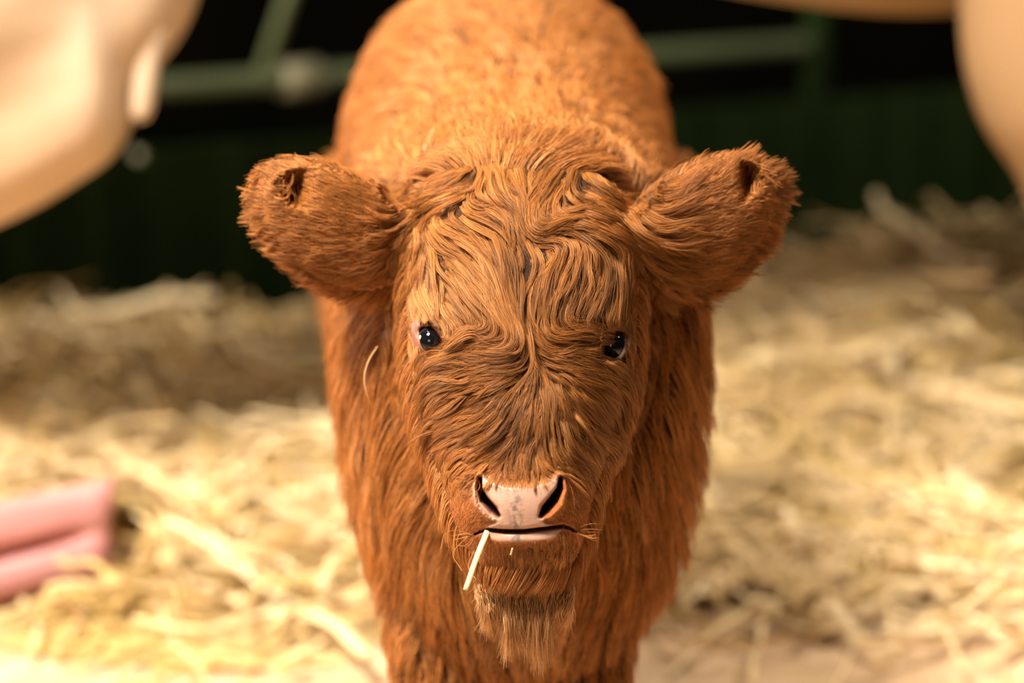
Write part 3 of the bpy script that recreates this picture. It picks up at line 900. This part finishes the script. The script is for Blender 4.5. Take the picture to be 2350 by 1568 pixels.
def groom_paths(root, length, lift, k, wave=.35, jit=.0, liftpow=1.0, tuft=0.0):
    """follow the combing field over the skin; returns (n,k) px, py, height(px units)"""
    n = len(root)
    px = root[:, 0].copy(); py = root[:, 1].copy()
    ph = rng.uniform(0, 6.28, n); am = rng.normal(0, wave, n) * np.clip(length / 90, .12, 1.1); fr = rng.uniform(.6, 1.3, n); tw = rng.normal(0, jit, n)
    if tuft:
        tw = tw + tuft * .62 * noise3(np.stack([px / 75 + 7, py / 75, px * 0 + 9], -1)) * (1 - np.exp(-((px - 1235) / 70) ** 2 - ((py - 830) / 60) ** 2)) * sstep(1080, 960, py)
    X = [px.copy()]; Y = [py.copy()]
    st = length / (k - 1)
    prev = None
    over = rng.random(n) < .10
    for i in range(1, k):
        f = field(px, py)
        if prev is not None:
            f = .55 * f + .45 * prev
            f /= np.linalg.norm(f, axis=1, keepdims=True) + 1e-9
        prev = f
        t = i / (k - 1)
        an = am * np.sin(ph + t * fr * 6.28) + tw
        c, s = np.cos(an), np.sin(an)
        qx = px + (f[:, 0] * c - f[:, 1] * s) * st; qy = py + (f[:, 0] * s + f[:, 1] * c) * st
        go = np.ones(n)
        for ex, ey, es in EYES:
            go = np.where((np.hypot((qx - ex - es * 2) / 30, (qy - ey) / 36) < 1) & ~over, .04, go)
        px = px + (qx - px) * go; py = py + (qy - py) * go
        X.append(px.copy()); Y.append(py.copy())
    X = np.array(X).T; Y = np.array(Y).T
    t = np.linspace(0, 1, k)[None]
    Hh = lift[:, None] * (1 - (1 - t) ** 2.2) * (1 - .45 * t ** 2) + 0.0
    return X, Y, Hh


def locks(name, poly, nlock, per, mat, parent, k=9, rad=.00016, wave=.35, wmul=1.0, lmul=1.0, hmul=1.0, minlen=0.0, strays=.12, addbrown=0.0, jit=.06, tuft=0.0, evenbrown=0.0):
    root = sample_roots(int(nlock), poly)
    if tuft:                                             # partings between the tufts
        dv, _ = seg_dist(root[:, 0], root[:, 1], [(1192, 455), (1184, 520), (1172, 600), (1160, 690)], [1] * 4)
        root = root[rng.random(len(root)) > .8 * np.exp(-(dv / 22) ** 2)]
    pr = params(root[:, 0], root[:, 1])
    L = pr[:, 0] * rng.uniform(.65, 1.25, len(root)) * lmul
    lift = np.maximum(pr[:, 1] * rng.uniform(.35, 1.35, len(root)) * hmul, 1.5)
    if tuft:
        nz = noise3(np.stack([root[:, 0] / 62, root[:, 1] / 62, root[:, 0] * 0 + 2], -1))
        lift *= 1 + tuft * 1.1 * nz
    ok = L >= minlen
    root, pr, L, lift = root[ok], pr[ok], L[ok], lift[ok]
    X, Y, Hh = groom_paths(root, L, lift, k, wave, jit, tuft=tuft)
    n = len(root)
    # tangent-perpendicular per point
    tx = np.gradient(X, axis=1); ty = np.gradient(Y, axis=1)
    ln = np.hypot(tx, ty) + 1e-6
    nx_, ny_ = -ty / ln, tx / ln
    idx = np.repeat(np.arange(n), per)
    m = len(idx)
    w = pr[idx, 2] * wmul * rng.uniform(.75, 1.2, n)[idx]
    rr = np.sqrt(rng.random(m)); th = rng.uniform(0, 6.28, m)
    ou = rr * np.cos(th) * w; ov = rr * np.sin(th) * w * .55
    t = np.linspace(0, 1, k)[None]
    tap = (1.0 + .25 * np.sin(t * 3.14)) * (1 - .86 * t ** 1.5)
    stray = (rng.random(m) < strays)[:, None]
    tap = np.where(stray, 1.1 + 1.0 * t, tap)
    wob = rng.normal(0, 1, (m, 1)) * np.sin(t * rng.uniform(2, 6, (m, 1)) + rng.uniform(0, 6.28, (m, 1))) * np.where(stray, 5.0, 1.1) * np.clip(L[idx] / 80, .15, 1.2)[:, None] * t
    sh = 1 - .18 * rng.random((m, 1))                         # uneven ends: shorten by re-sampling along the lock
    ti = np.clip(np.linspace(0, 1, k)[None] * sh, 0, 1) * (k - 1)
    i0 = np.clip(ti.astype(int), 0, k - 2); u = ti - i0

    def rs(A):
        B = A[idx]
        return np.take_along_axis(B, i0, 1) * (1 - u) + np.take_along_axis(B, i0 + 1, 1) * u

    cxp, cyp, chh, cnx, cny = rs(X), rs(Y), rs(Hh), rs(nx_), rs(ny_)
    off = ou[:, None] * tap + wob
    pxx = cxp + cnx * off; pyy = cyp + cny * off
    hh = chh + (ov[:, None] + .3 * w[:, None]) * tap * sstep(0, .25, t) + np.where(stray, 4.0 * t * np.clip(L[idx] / 80, .1, 1)[:, None], 0)
    for ex, ey, es in EYES:
        hh = hh + 7 * np.exp(-(np.hypot((pxx - ex) / 55, (pyy - ey) / 55)) ** 4) * sstep(0, .15, t)
    dep = hm(pxx, pyy) - np.maximum(hh, -2 + 3 * t) * KPX
    dep = np.minimum(dep, dep[:, 1:2] + np.where(pyy[:, :1] > 1285, .016, .040) * t)   # hair does not dive over an edge
    dep[:, 0] += .002
    P = U(pxx, pyy, dep)
    R = rad * rng.uniform(.7, 1.25, (m, 1)) * (1 - .75 * t ** 2) * np.ones((m, k))
    lockt = rng.normal(0, .18, n)[idx]
    brown = np.clip(pr[idx, 3] * .7 + addbrown * sstep(50, 110, pr[idx, 0]) + evenbrown + lockt + rng.normal(0, .07, m), 0, 1)
    pale = np.clip(pr[idx, 4] + .5 * np.maximum(-lockt, 0) + rng.normal(0, .05, m), 0, 1)
    return make_curves(name, P, R, mat, parent, pale, brown)


BASE = (.50, .180, .036)
PALE = (.60, .32, .14)
DARK = (.075, .027, .006)
M_HAIR = hair_material('ginger_hair', BASE, PALE, DARK)
M_LASH = hair_material('dark_lash', (.035, .018, .010), (.2, .1, .05), (.02, .01, .006))

# face: short under-coat, then locks
ALLHEAD = HEAD_POLY
locks('face_hair', ALLHEAD, 90000, 1, M_HAIR, calf, k=6, rad=.00010, wave=.5, wmul=.3, lmul=.62, hmul=.28, strays=.3, addbrown=1.0, jit=.22)  # under-coat browned to paint in the shade between locks
locks('forelock', ALLHEAD, 1700, 52, M_HAIR, calf, k=12, rad=.00011, wave=.17, wmul=.85, lmul=1.5, hmul=1.6, minlen=42, strays=.13, tuft=.75, evenbrown=.10)
locks('whorl_hair', [(1150, 800), (1320, 800), (1320, 880), (1240, 900), (1150, 880)], 330, 42, M_HAIR, calf, k=12, rad=.00011, wave=.2, wmul=.75, lmul=1.0, hmul=1.5, strays=.12, evenbrown=.10)
locks('temple_tuft', [(1290, 490), (1420, 470), (1490, 530), (1470, 560), (1380, 548), (1300, 540)], 150, 46, M_HAIR, calf, k=12, rad=.000115, wave=.15, wmul=.8, lmul=1.15, hmul=1.5, strays=.12)
for nm, pol in (('ear_hair', EARL_POLY), ('ear_hair', EARR_POLY)):
    locks(nm, pol, 3600, 9, M_HAIR, calf, k=7, rad=.00012, wave=.3, wmul=1.0, lmul=.75, strays=.3, addbrown=.3)
    locks('ear_locks', pol, 1100, 22, M_HAIR, calf, k=8, rad=.00012, wave=.3, wmul=1.1, lmul=1.15, hmul=1.2, strays=.25)

# ------------------------------------------------------------------ coat on everything the face groom does not reach
tris = np.array([[p.vertices[0], p.vertices[i], p.vertices[i + 1]] for p in me.polygons for i in range(1, len(p.vertices) - 1)])
A3, B3, C3 = co[tris[:, 0]], co[tris[:, 1]], co[tris[:, 2]]
cr_ = np.cross(B3 - A3, C3 - A3); ar = np.linalg.norm(cr_, axis=1) / 2
fn = cr_ / (2 * ar[:, None] + 1e-15)
cen = (A3 + B3 + C3) / 3


def region(P):
    px, py, d = IU(P)
    ear = (d < 2.13) & (((px < 880) & (py < 720)) | ((px > 1515) & (py < 720))) & (py > 320)
    head = (d < 2.11) & ~ear & (py < 1350) & (inpoly(px, py, [(850, 330), (1540, 330), (1540, 900), (1400, 1350), (1020, 1350), (850, 900)])) & (d < 1.99 + .14 * (1 - sstep(800, 1300, py)))
    return px, py, d, ear, head


def scatter(n, weight):
    w = ar * weight
    idx = rng.choice(len(tris), n, p=w / w.sum())
    r1 = np.sqrt(rng.random(n)); r2 = rng.random(n)
    return A3[idx] * (1 - r1)[:, None] + B3[idx] * (r1 * (1 - r2))[:, None] + C3[idx] * (r1 * r2)[:, None], fn[idx]


RT, UP = np.array([1., 0, 0]), np.array([0, SN, CS])


def coat_dir(P, N):
    px, py, d, ear, head = region(P)
    y, z = P[:, 1], P[:, 2]
    D = np.zeros_like(P)
    # trunk: backwards and down the sides; chest straight down
    back = sstep(2.06, 2.30, y)
    D += np.array([0, 1., 0])[None] * (.25 + .75 * back)[:, None]
    side = sstep(.0, .12, np.abs(P[:, 0]))
    D += np.array([0, 0, -1.])[None] * (.25 + .9 * (1 - back) * sstep(.66, .56, z) + .5 * side)[:, None]
    D[:, 0] += .35 * np.sign(P[:, 0]) * side * sstep(.5, .65, z)
    crest = (y < 2.22) & (z > .60)
    D = np.where(crest[:, None], np.array([0, .75, .55])[None] + np.array([1., 0, 0])[None] * (P[:, 0] * 4)[:, None], D)
    legs = z < .27
    D = np.where(legs[:, None], np.array([0, .1, -1.])[None], D)
    f = field(px, py)
    Hd = RT[None] * f[:, :1] - UP[None] * f[:, 1:] + FWD[None] * .25
    D = np.where((ear | head)[:, None], Hd, D)
    crown = head & (py < 470) & (N @ FWD > -.62)
    D = np.where(crown[:, None], np.array([0, .55, .85])[None] + np.array([1., 0, 0])[None] * ((px - 1190) / 160)[:, None], D)
    sw = noise3(P * 13) * .9
    sw2 = noise3(P * 13 + 31) * .9
    t1 = np.cross(N, D); t1 /= np.linalg.norm(t1, axis=1, keepdims=True) + 1e-9
    D = D / (np.linalg.norm(D, axis=1, keepdims=True) + 1e-9) + t1 * (sw * .75)[:, None]
    D -= N * np.sum(D * N, 1, keepdims=True)
    return D / (np.linalg.norm(D, axis=1, keepdims=True) + 1e-9)


def coat(name, n, nclump, weight, Lf, mat, lift, rad, clump=.55, k=6):
    P, N = scatter(n, weight)
    G, GN = scatter(nclump, weight)
    from mathutils.kdtree import KDTree
    kd = KDTree(nclump)
    for i in range(nclump): kd.insert(G[i], i)
    kd.balance()
    gi = np.array([kd.find(p)[1] for p in P])
    D = coat_dir(P, N)
    GD = coat_dir(G, GN)
    px, py, d, ear, head = region(P)
    L = Lf(P, px, py, ear, head) * rng.uniform(.7, 1.2, n)
    GL = Lf(G, *[v for v in region(G) if True][0:2], *region(G)[3:5])
    lf = (lift * rng.uniform(.6, 1.4, nclump))[gi]
    t = np.linspace(0, 1, k)[None, :, None]
    bend = rng.normal(0, .10, (n, 1, 3))
    own = P[:, None] + D[:, None] * (L[:, None, None] * t) + N[:, None] * (L[:, None, None] * lf[:, None, None] * (t - .55 * t ** 2) * 1.6) + bend * L[:, None, None] * t ** 2
    own += np.array([0, 0, -1.]) * (L[:, None, None] * .16 * t ** 2)
    gt = t
    gl = GL[gi][:, None, None]
    gpth = G[gi][:, None] + GD[gi][:, None] * (gl * gt) + GN[gi][:, None] * (gl * lf[:, None, None] * (t - .55 * t ** 2) * 1.6) + np.array([0, 0, -1.]) * (gl * .16 * t ** 2)
    gap = np.linalg.norm(P - G[gi], axis=1)[:, None, None]
    cl = clump * t ** 1.3 * (gap < .03)
    pts = own * (1 - cl) + gpth * cl
    pts[:, 0] -= N * .001
    R = rad * rng.uniform(.7, 1.25, (n, 1)) * (1 - .7 * np.linspace(0, 1, k)[None] ** 2)
    gt_ = rng.normal(0, .24, nclump)[gi]
    # throat tuft and chin are paler
    tuft = np.exp(-(((px - 1205) / 120) ** 2 + ((py - 1420) / 110) ** 2)) * (d < 2.16)
    pale = np.clip(.06 + .75 * tuft + gt_ * .6 + .12 * noise3(P * 9), 0, 1)
    brown = np.clip(.05 - gt_ * .5 + .15 * noise3(P * 7 + 5), 0, 1)
    return make_curves(name, pts, R, mat, calf, pale, brown)


cpx, cpy, cdp, cear, chead = region(cen)
facing = -(fn @ FWD)
vis_done = inpoly(cpx, cpy, HEAD_POLY) & chead & (facing > .30)
ear_done = cear & (facing > .25)
wt_body = np.where(chead | cear, 0, 1.0) * np.where(cen[:, 2] < .07, 0, 1)
wt_body *= np.where(cen[:, 1] > 2.66, .5, 1.0)
vis_done |= (((cpx - 1200) / 135) ** 2 + ((cpy - 1165) / 98) ** 2 < 1) & (cdp < 1.995)
for ex, ey, es in EYES: vis_done |= (np.hypot((cpx - ex) / 46, (cpy - ey) / 48) < 1) & (cdp < 2.1)
wt_side = np.where((chead | cear) & ~vis_done & ~ear_done, 1.0, 0) + 1.5 * (chead & (cpy > 1292) & (facing < .75)) + 1.6 * (chead & (cpy < 400) & (facing < .6))


def L_body(P, px, py, ear, head):
    y, z = P[:, 1], P[:, 2]
    L = .024 + .012 * sstep(2.30, 2.10, y) * sstep(.68, .58, z) + .010 * np.exp(-((P[:, 0] / .06) ** 2)) * (z < .30) * (y < 2.2)
    L = np.where((z < .30) & (y < 2.3), np.minimum(L, .026), L)
    L = np.where(z < .24, .018, L)
    L = np.where(z < .14, .012, L)
    return L


def L_side(P, px, py, ear, head):
    return np.where(ear, .021, np.where(py < 450, .032, .020))


coat('coat', 110000, 6000, wt_body, L_body, M_HAIR, .42, .00024, .55)
coat('cheek_hair', 26000, 2600, wt_side, L_side, M_HAIR, .40, .00018, .55)
# throat tuft: paler long hair hanging under the chin
nT, kT = 15000, 9
tx_ = rng.uniform(1088, 1320, nT); ty_ = rng.uniform(1296, 1372, nT)
cl_ = np.round((tx_ + rng.normal(0, 7, nT)) / 15) * 15 + 3 * np.sin(np.round(tx_ / 13) * 5.1)
td_ = 1.992 + rng.uniform(0, .030, nT)
Lt = (185 * (1 - .55 * ((tx_ - 1212) / 112) ** 2)) * rng.uniform(.6, 1.05, nT) * (.8 + .25 * np.sin(cl_ * 1.7))
t = np.linspace(0, 1, kT)[None]
xx = tx_[:, None] + (cl_ - tx_)[:, None] * .75 * t ** 1.4 + (1216 - tx_)[:, None] * .16 * t + rng.normal(0, 9, (nT, 1)) * t ** 2 + 5 * np.sin(cl_[:, None] * .9 + 5 * t) * t
yy = ty_[:, None] + Lt[:, None] * t
dd_ = td_[:, None] + .004 - .004 * t - .020 * np.sin(math.pi * np.minimum(1, t * 1.1)) + rng.normal(0, .002, (nT, 1)) * t
make_curves('throat_tuft', U(xx, yy, dd_), .00015 * rng.uniform(.7, 1.2, (nT, 1)) * (1 - .7 * t ** 2), M_HAIR, calf, np.clip(.9 + rng.normal(0, .12, nT), 0, 1), None)

# ------------------------------------------------------------------ eyes
def eye_material():
    m, nt, b = mat_new('calf_eye')
    L = nt.links.new
    at = nt.nodes.new('ShaderNodeAttribute'); at.attribute_name = 'white'
    mx = nt.nodes.new('ShaderNodeMix'); mx.data_type = 'RGBA'
    mx.inputs[6].default_value = (.004, .004, .005, 1); mx.inputs[7].default_value = (.62, .55, .50, 1)
    L(at.outputs['Fac'], mx.inputs[0]); L(mx.outputs[2], b.inputs['Base Color'])
    b.inputs['Roughness'].default_value = .04
    b.inputs['Specular IOR Level'].default_value = .5
    b.inputs['Coat Weight'].default_value = .5; b.inputs['Coat Roughness'].default_value = .02
    return m


M_EYE = eye_material()
M_LID = mat_plain('pink_lid_skin', (.20, .068, .034), .5, .35, col2=(.27, .10, .055), scale=120)
M_LID_DARK = mat_plain('dark_lid_skin', (.12, .05, .028), .42, .5)
_nt = M_LID_DARK.node_tree
_at = _nt.nodes.new('ShaderNodeAttribute'); _at.attribute_name = 'low'
_mx = _nt.nodes.new('ShaderNodeMix'); _mx.data_type = 'RGBA'
_mx.inputs[6].default_value = (.12, .05, .028, 1); _mx.inputs[7].default_value = (.72, .60, .52, 1)
_nt.links.new(_at.outputs['Fac'], _mx.inputs[0]); _nt.links.new(_mx.outputs[2], _nt.nodes['Principled BSDF'].inputs['Base Color'])
RE = 36
for ex, ey, s in EYES:
    cxe, cye = (991, 783) if s < 0 else (1406, 793)
    Pe = np.array(EYE_OPEN[s]); Pe = Pe.mean(0) + (Pe - Pe.mean(0)) * 1.3
    dc = float(np.mean(hm(Pe[:, 0], Pe[:, 1]))) + (RE - 12) * KPX
    cen_e = U(cxe, cye, dc)
    bm = bmesh.new(); bmesh.ops.create_uvsphere(bm, u_segments=40, v_segments=28, radius=RE * KPX)
    for v in bm.verts: v.co += Vector(cen_e)
    mesh = bpy.data.meshes.new('eye'); bm.to_mesh(mesh); bm.free()
    mesh.polygons.foreach_set('use_smooth', [True] * len(mesh.polygons)); mesh.materials.append(M_EYE)
    V = np.empty(len(mesh.vertices) * 3, np.float32); mesh.vertices.foreach_get('co', V); V = V.reshape(-1, 3)
    # the white shows as a rim all round the dark cornea, which looks outwards and forwards
    ax = np.array([s * .25, -.96, .0]); ax /= np.linalg.norm(ax)
    cosang = ((V - cen_e) @ ax) / (RE * KPX)
    wh = 1 - sstep(-.25, -.15, cosang)
    at = mesh.attributes.new('white', 'FLOAT', 'POINT'); at.data.foreach_set('value', wh.astype(np.float32))
    eo = bpy.data.objects.new('eye', mesh); COL.objects.link(eo); eo.parent = calf
    # lid ring
    P = np.array(EYE_OPEN[s], float)
    C = P.mean(0)
    Pc = spline(np.vstack([P, P[:1]]), 41)[:-1]
    rows_ = []
    for sc, lift_, w in ((.97, -2, 0), (1.0, 3, 0), (1.08, 5, 0), (1.18, 5, .2), (1.38, 2, .6), (1.65, -9, 1.0)):
        q = C + (Pc - C) * sc
        rr = np.hypot(q[:, 0] - cxe, q[:, 1] - cye)
        sph = dc - np.sqrt(np.maximum(RE ** 2 - rr ** 2, 8.0)) * KPX
        srf = hm(q[:, 0], q[:, 1])
        dep = np.minimum(sph, srf) - lift_ * KPX
        rows_.append(U(q[:, 0], q[:, 1], dep))
    V = np.vstack(rows_); m_ = len(Pc); F = []
    low = np.tile(sstep(.1, .6, (Pc[:, 1] - C[1]) / 34.0), len(rows_)) * np.repeat([1, 1, 1, .6, 0, 0], m_)
    for i in range(len(rows_) - 1):
        for j in range(m_):
            k = (j + 1) % m_
            F.append((i * m_ + j, i * m_ + k, (i + 1) * m_ + k, (i + 1) * m_ + j))
    lo = link_mesh('eyelid', V, F, M_LID if s < 0 else M_LID_DARK, calf)
    at = lo.data.attributes.new('low', 'FLOAT', 'POINT'); at.data.foreach_set('value', low.astype(np.float32))
    sm = lo.modifiers.new('s', 'SUBSURF'); sm.levels = 1; sm.render_levels = 1
    lo['label'] = 'pink wet eyelid rim' if s < 0 else 'brown eyelid with a white lower rim'
    # lashes from the upper lid, sweeping outwards
    nl = 26
    tt = rng.uniform(0, 1, nl)
    up = spline(P[:4] if s < 0 else P[2:6], 60)
    rt = up[(tt * 59).astype(int)]
    Lh = rng.uniform(28, 52, nl)
    ang_ = rng.normal(0, .18, nl) + (math.pi - .15 if s < 0 else .15)
    kx = 7
    t = np.linspace(0, 1, kx)[None]
    pxx = rt[:, :1] + np.cos(ang_)[:, None] * Lh[:, None] * t
    pyy = rt[:, 1:] + np.sin(ang_)[:, None] * Lh[:, None] * t * .6 + 16 * t ** 2 - 6 * t
    dep = hm(rt[:, 0], rt[:, 1])[:, None] - 8 * KPX + (t * Lh[:, None] * .35 - 14 * np.sin(t * 3.0)) * KPX
    make_curves('eyelashes', U(pxx, pyy, dep), np.full((nl, kx), .00009) * (1 - .8 * t), M_LASH, calf)

# chin whiskers
wh = []
for (x0, y0, x1, y1, x2, y2) in ((1372, 1200, 1425, 1215, 1432, 1285), (1360, 1225, 1420, 1262, 1440, 1230), (1350, 1250, 1392, 1300, 1420, 1285), (1385, 1160, 1440, 1150, 1452, 1200),
                                 (1075, 1230, 1040, 1270, 1060, 1310), (1060, 1215, 1022, 1225, 1012, 1260), (1340, 1270, 1372, 1290, 1405, 1345), (1090, 1260, 1075, 1300, 1092, 1330), (1380, 1240, 1402, 1300, 1372, 1320)):
    c = spline([(x0, y0), (x1, y1), (x2, y2)], 12)
    d0 = float(hm(np.array([x0 * 1.0]), np.array([y0 * 1.0]))[0])
    wh.append(U(c[:, 0], c[:, 1], d0 - np.linspace(-.002, .02, 12)))
wh = np.array(wh)
make_curves('whiskers', wh, np.full(wh.shape[:2], .00014), M_HAIR, calf, np.full(len(wh), .3), None)

# ------------------------------------------------------------------ the straw in the calf's mouth, loose bits of hay on it
M_STALK = mat_plain('pale_straw_stalk', (.78, .58, .30), .5, .3, col2=(.84, .66, .38), scale=60)


def stalk(name, pts, width, label, cat, thick=.35, group=None, mat=None):
    c = spline(pts, 14)
    n = len(c)
    P = U(c[:, 0], c[:, 1], c[:, 2])
    T_ = np.gradient(P, axis=0); T_ /= np.linalg.norm(T_, axis=1, keepdims=True)
    S_ = np.cross(T_, FWD[None]); S_ /= np.linalg.norm(S_, axis=1, keepdims=True)
    Nn = np.cross(S_, T_)
    w = np.asarray(width) * np.ones(n)
    rings = []
    for i in range(n):
        rings.append([P[i] + S_[i] * w[i] * math.cos(q) + Nn[i] * w[i] * thick * math.sin(q) for q in np.linspace(0, 2 * math.pi, 10, endpoint=False)])
    mb = MB(); mb.loft(rings)
    o = mb.build(name, mat or M_STALK)
    tag(o, label, cat, group)
    return o


dm = float(hm(np.array([1118.0]), np.array([1228.0]))[0])
stalk('straw_stalk', [(1122, 1208, dm + .012), (1116, 1226, dm - .004), (1101, 1262, dm - .012), (1087, 1300, dm - .016), (1077, 1330, dm - .018), (1068, 1355, dm - .019)], np.linspace(.0021, .0017, 14),
      "flat pale straw stalk hanging from the corner of the calf's mouth", 'straw')
stalk('hay_wisp', [(866, 795, 2.085), (846, 828, 2.075), (836, 866, 2.072), (842, 905, 2.074), (856, 936, 2.082)], .0004, "thin curved pale wisp of hay caught in the neck fur beside the calf's cheek", 'hay', .8, None, mat_plain('tan_wisp', (.60, .36, .17), .6, .2))


def on_fur(pts, out):
    """points seen at these pixels, lying on the calf's coat"""
    r = []
    for x, y in pts:
        h = bvh.ray_cast(cpos, Vector(U(x, y, 1.0)) - cpos)[0]
        d = h.y * CS - (h.z - CAM_Z) * SN
        r.append((x, y, d - out))
    return r


stalk('straw_scrap', on_fur([(1176, 1259), (1174, 1266), (1172, 1274)], .006), .0006, "tiny pale straw scrap on the brown chin fur just under the calf's lip", 'straw', .6)
stalk('straw_scrap', on_fur([(1454, 449), (1459, 454), (1464, 461)], .016), .0007, "tiny straw scrap caught in the crown fur next to the base of the right ear", 'straw', .6)
stalk('straw_scrap', on_fur([(971, 346), (985, 322), (998, 300)], .024), .0028, "short pale straw piece lying on the neck fur behind the calf's crown", 'straw', .3, None, mat_plain('dull_straw', (.62, .42, .2), .6, .2))
for _o in calf.children:
    if _o.name.startswith('throat_tuft'): _o['label'] = 'paler tuft of long hair under the chin'
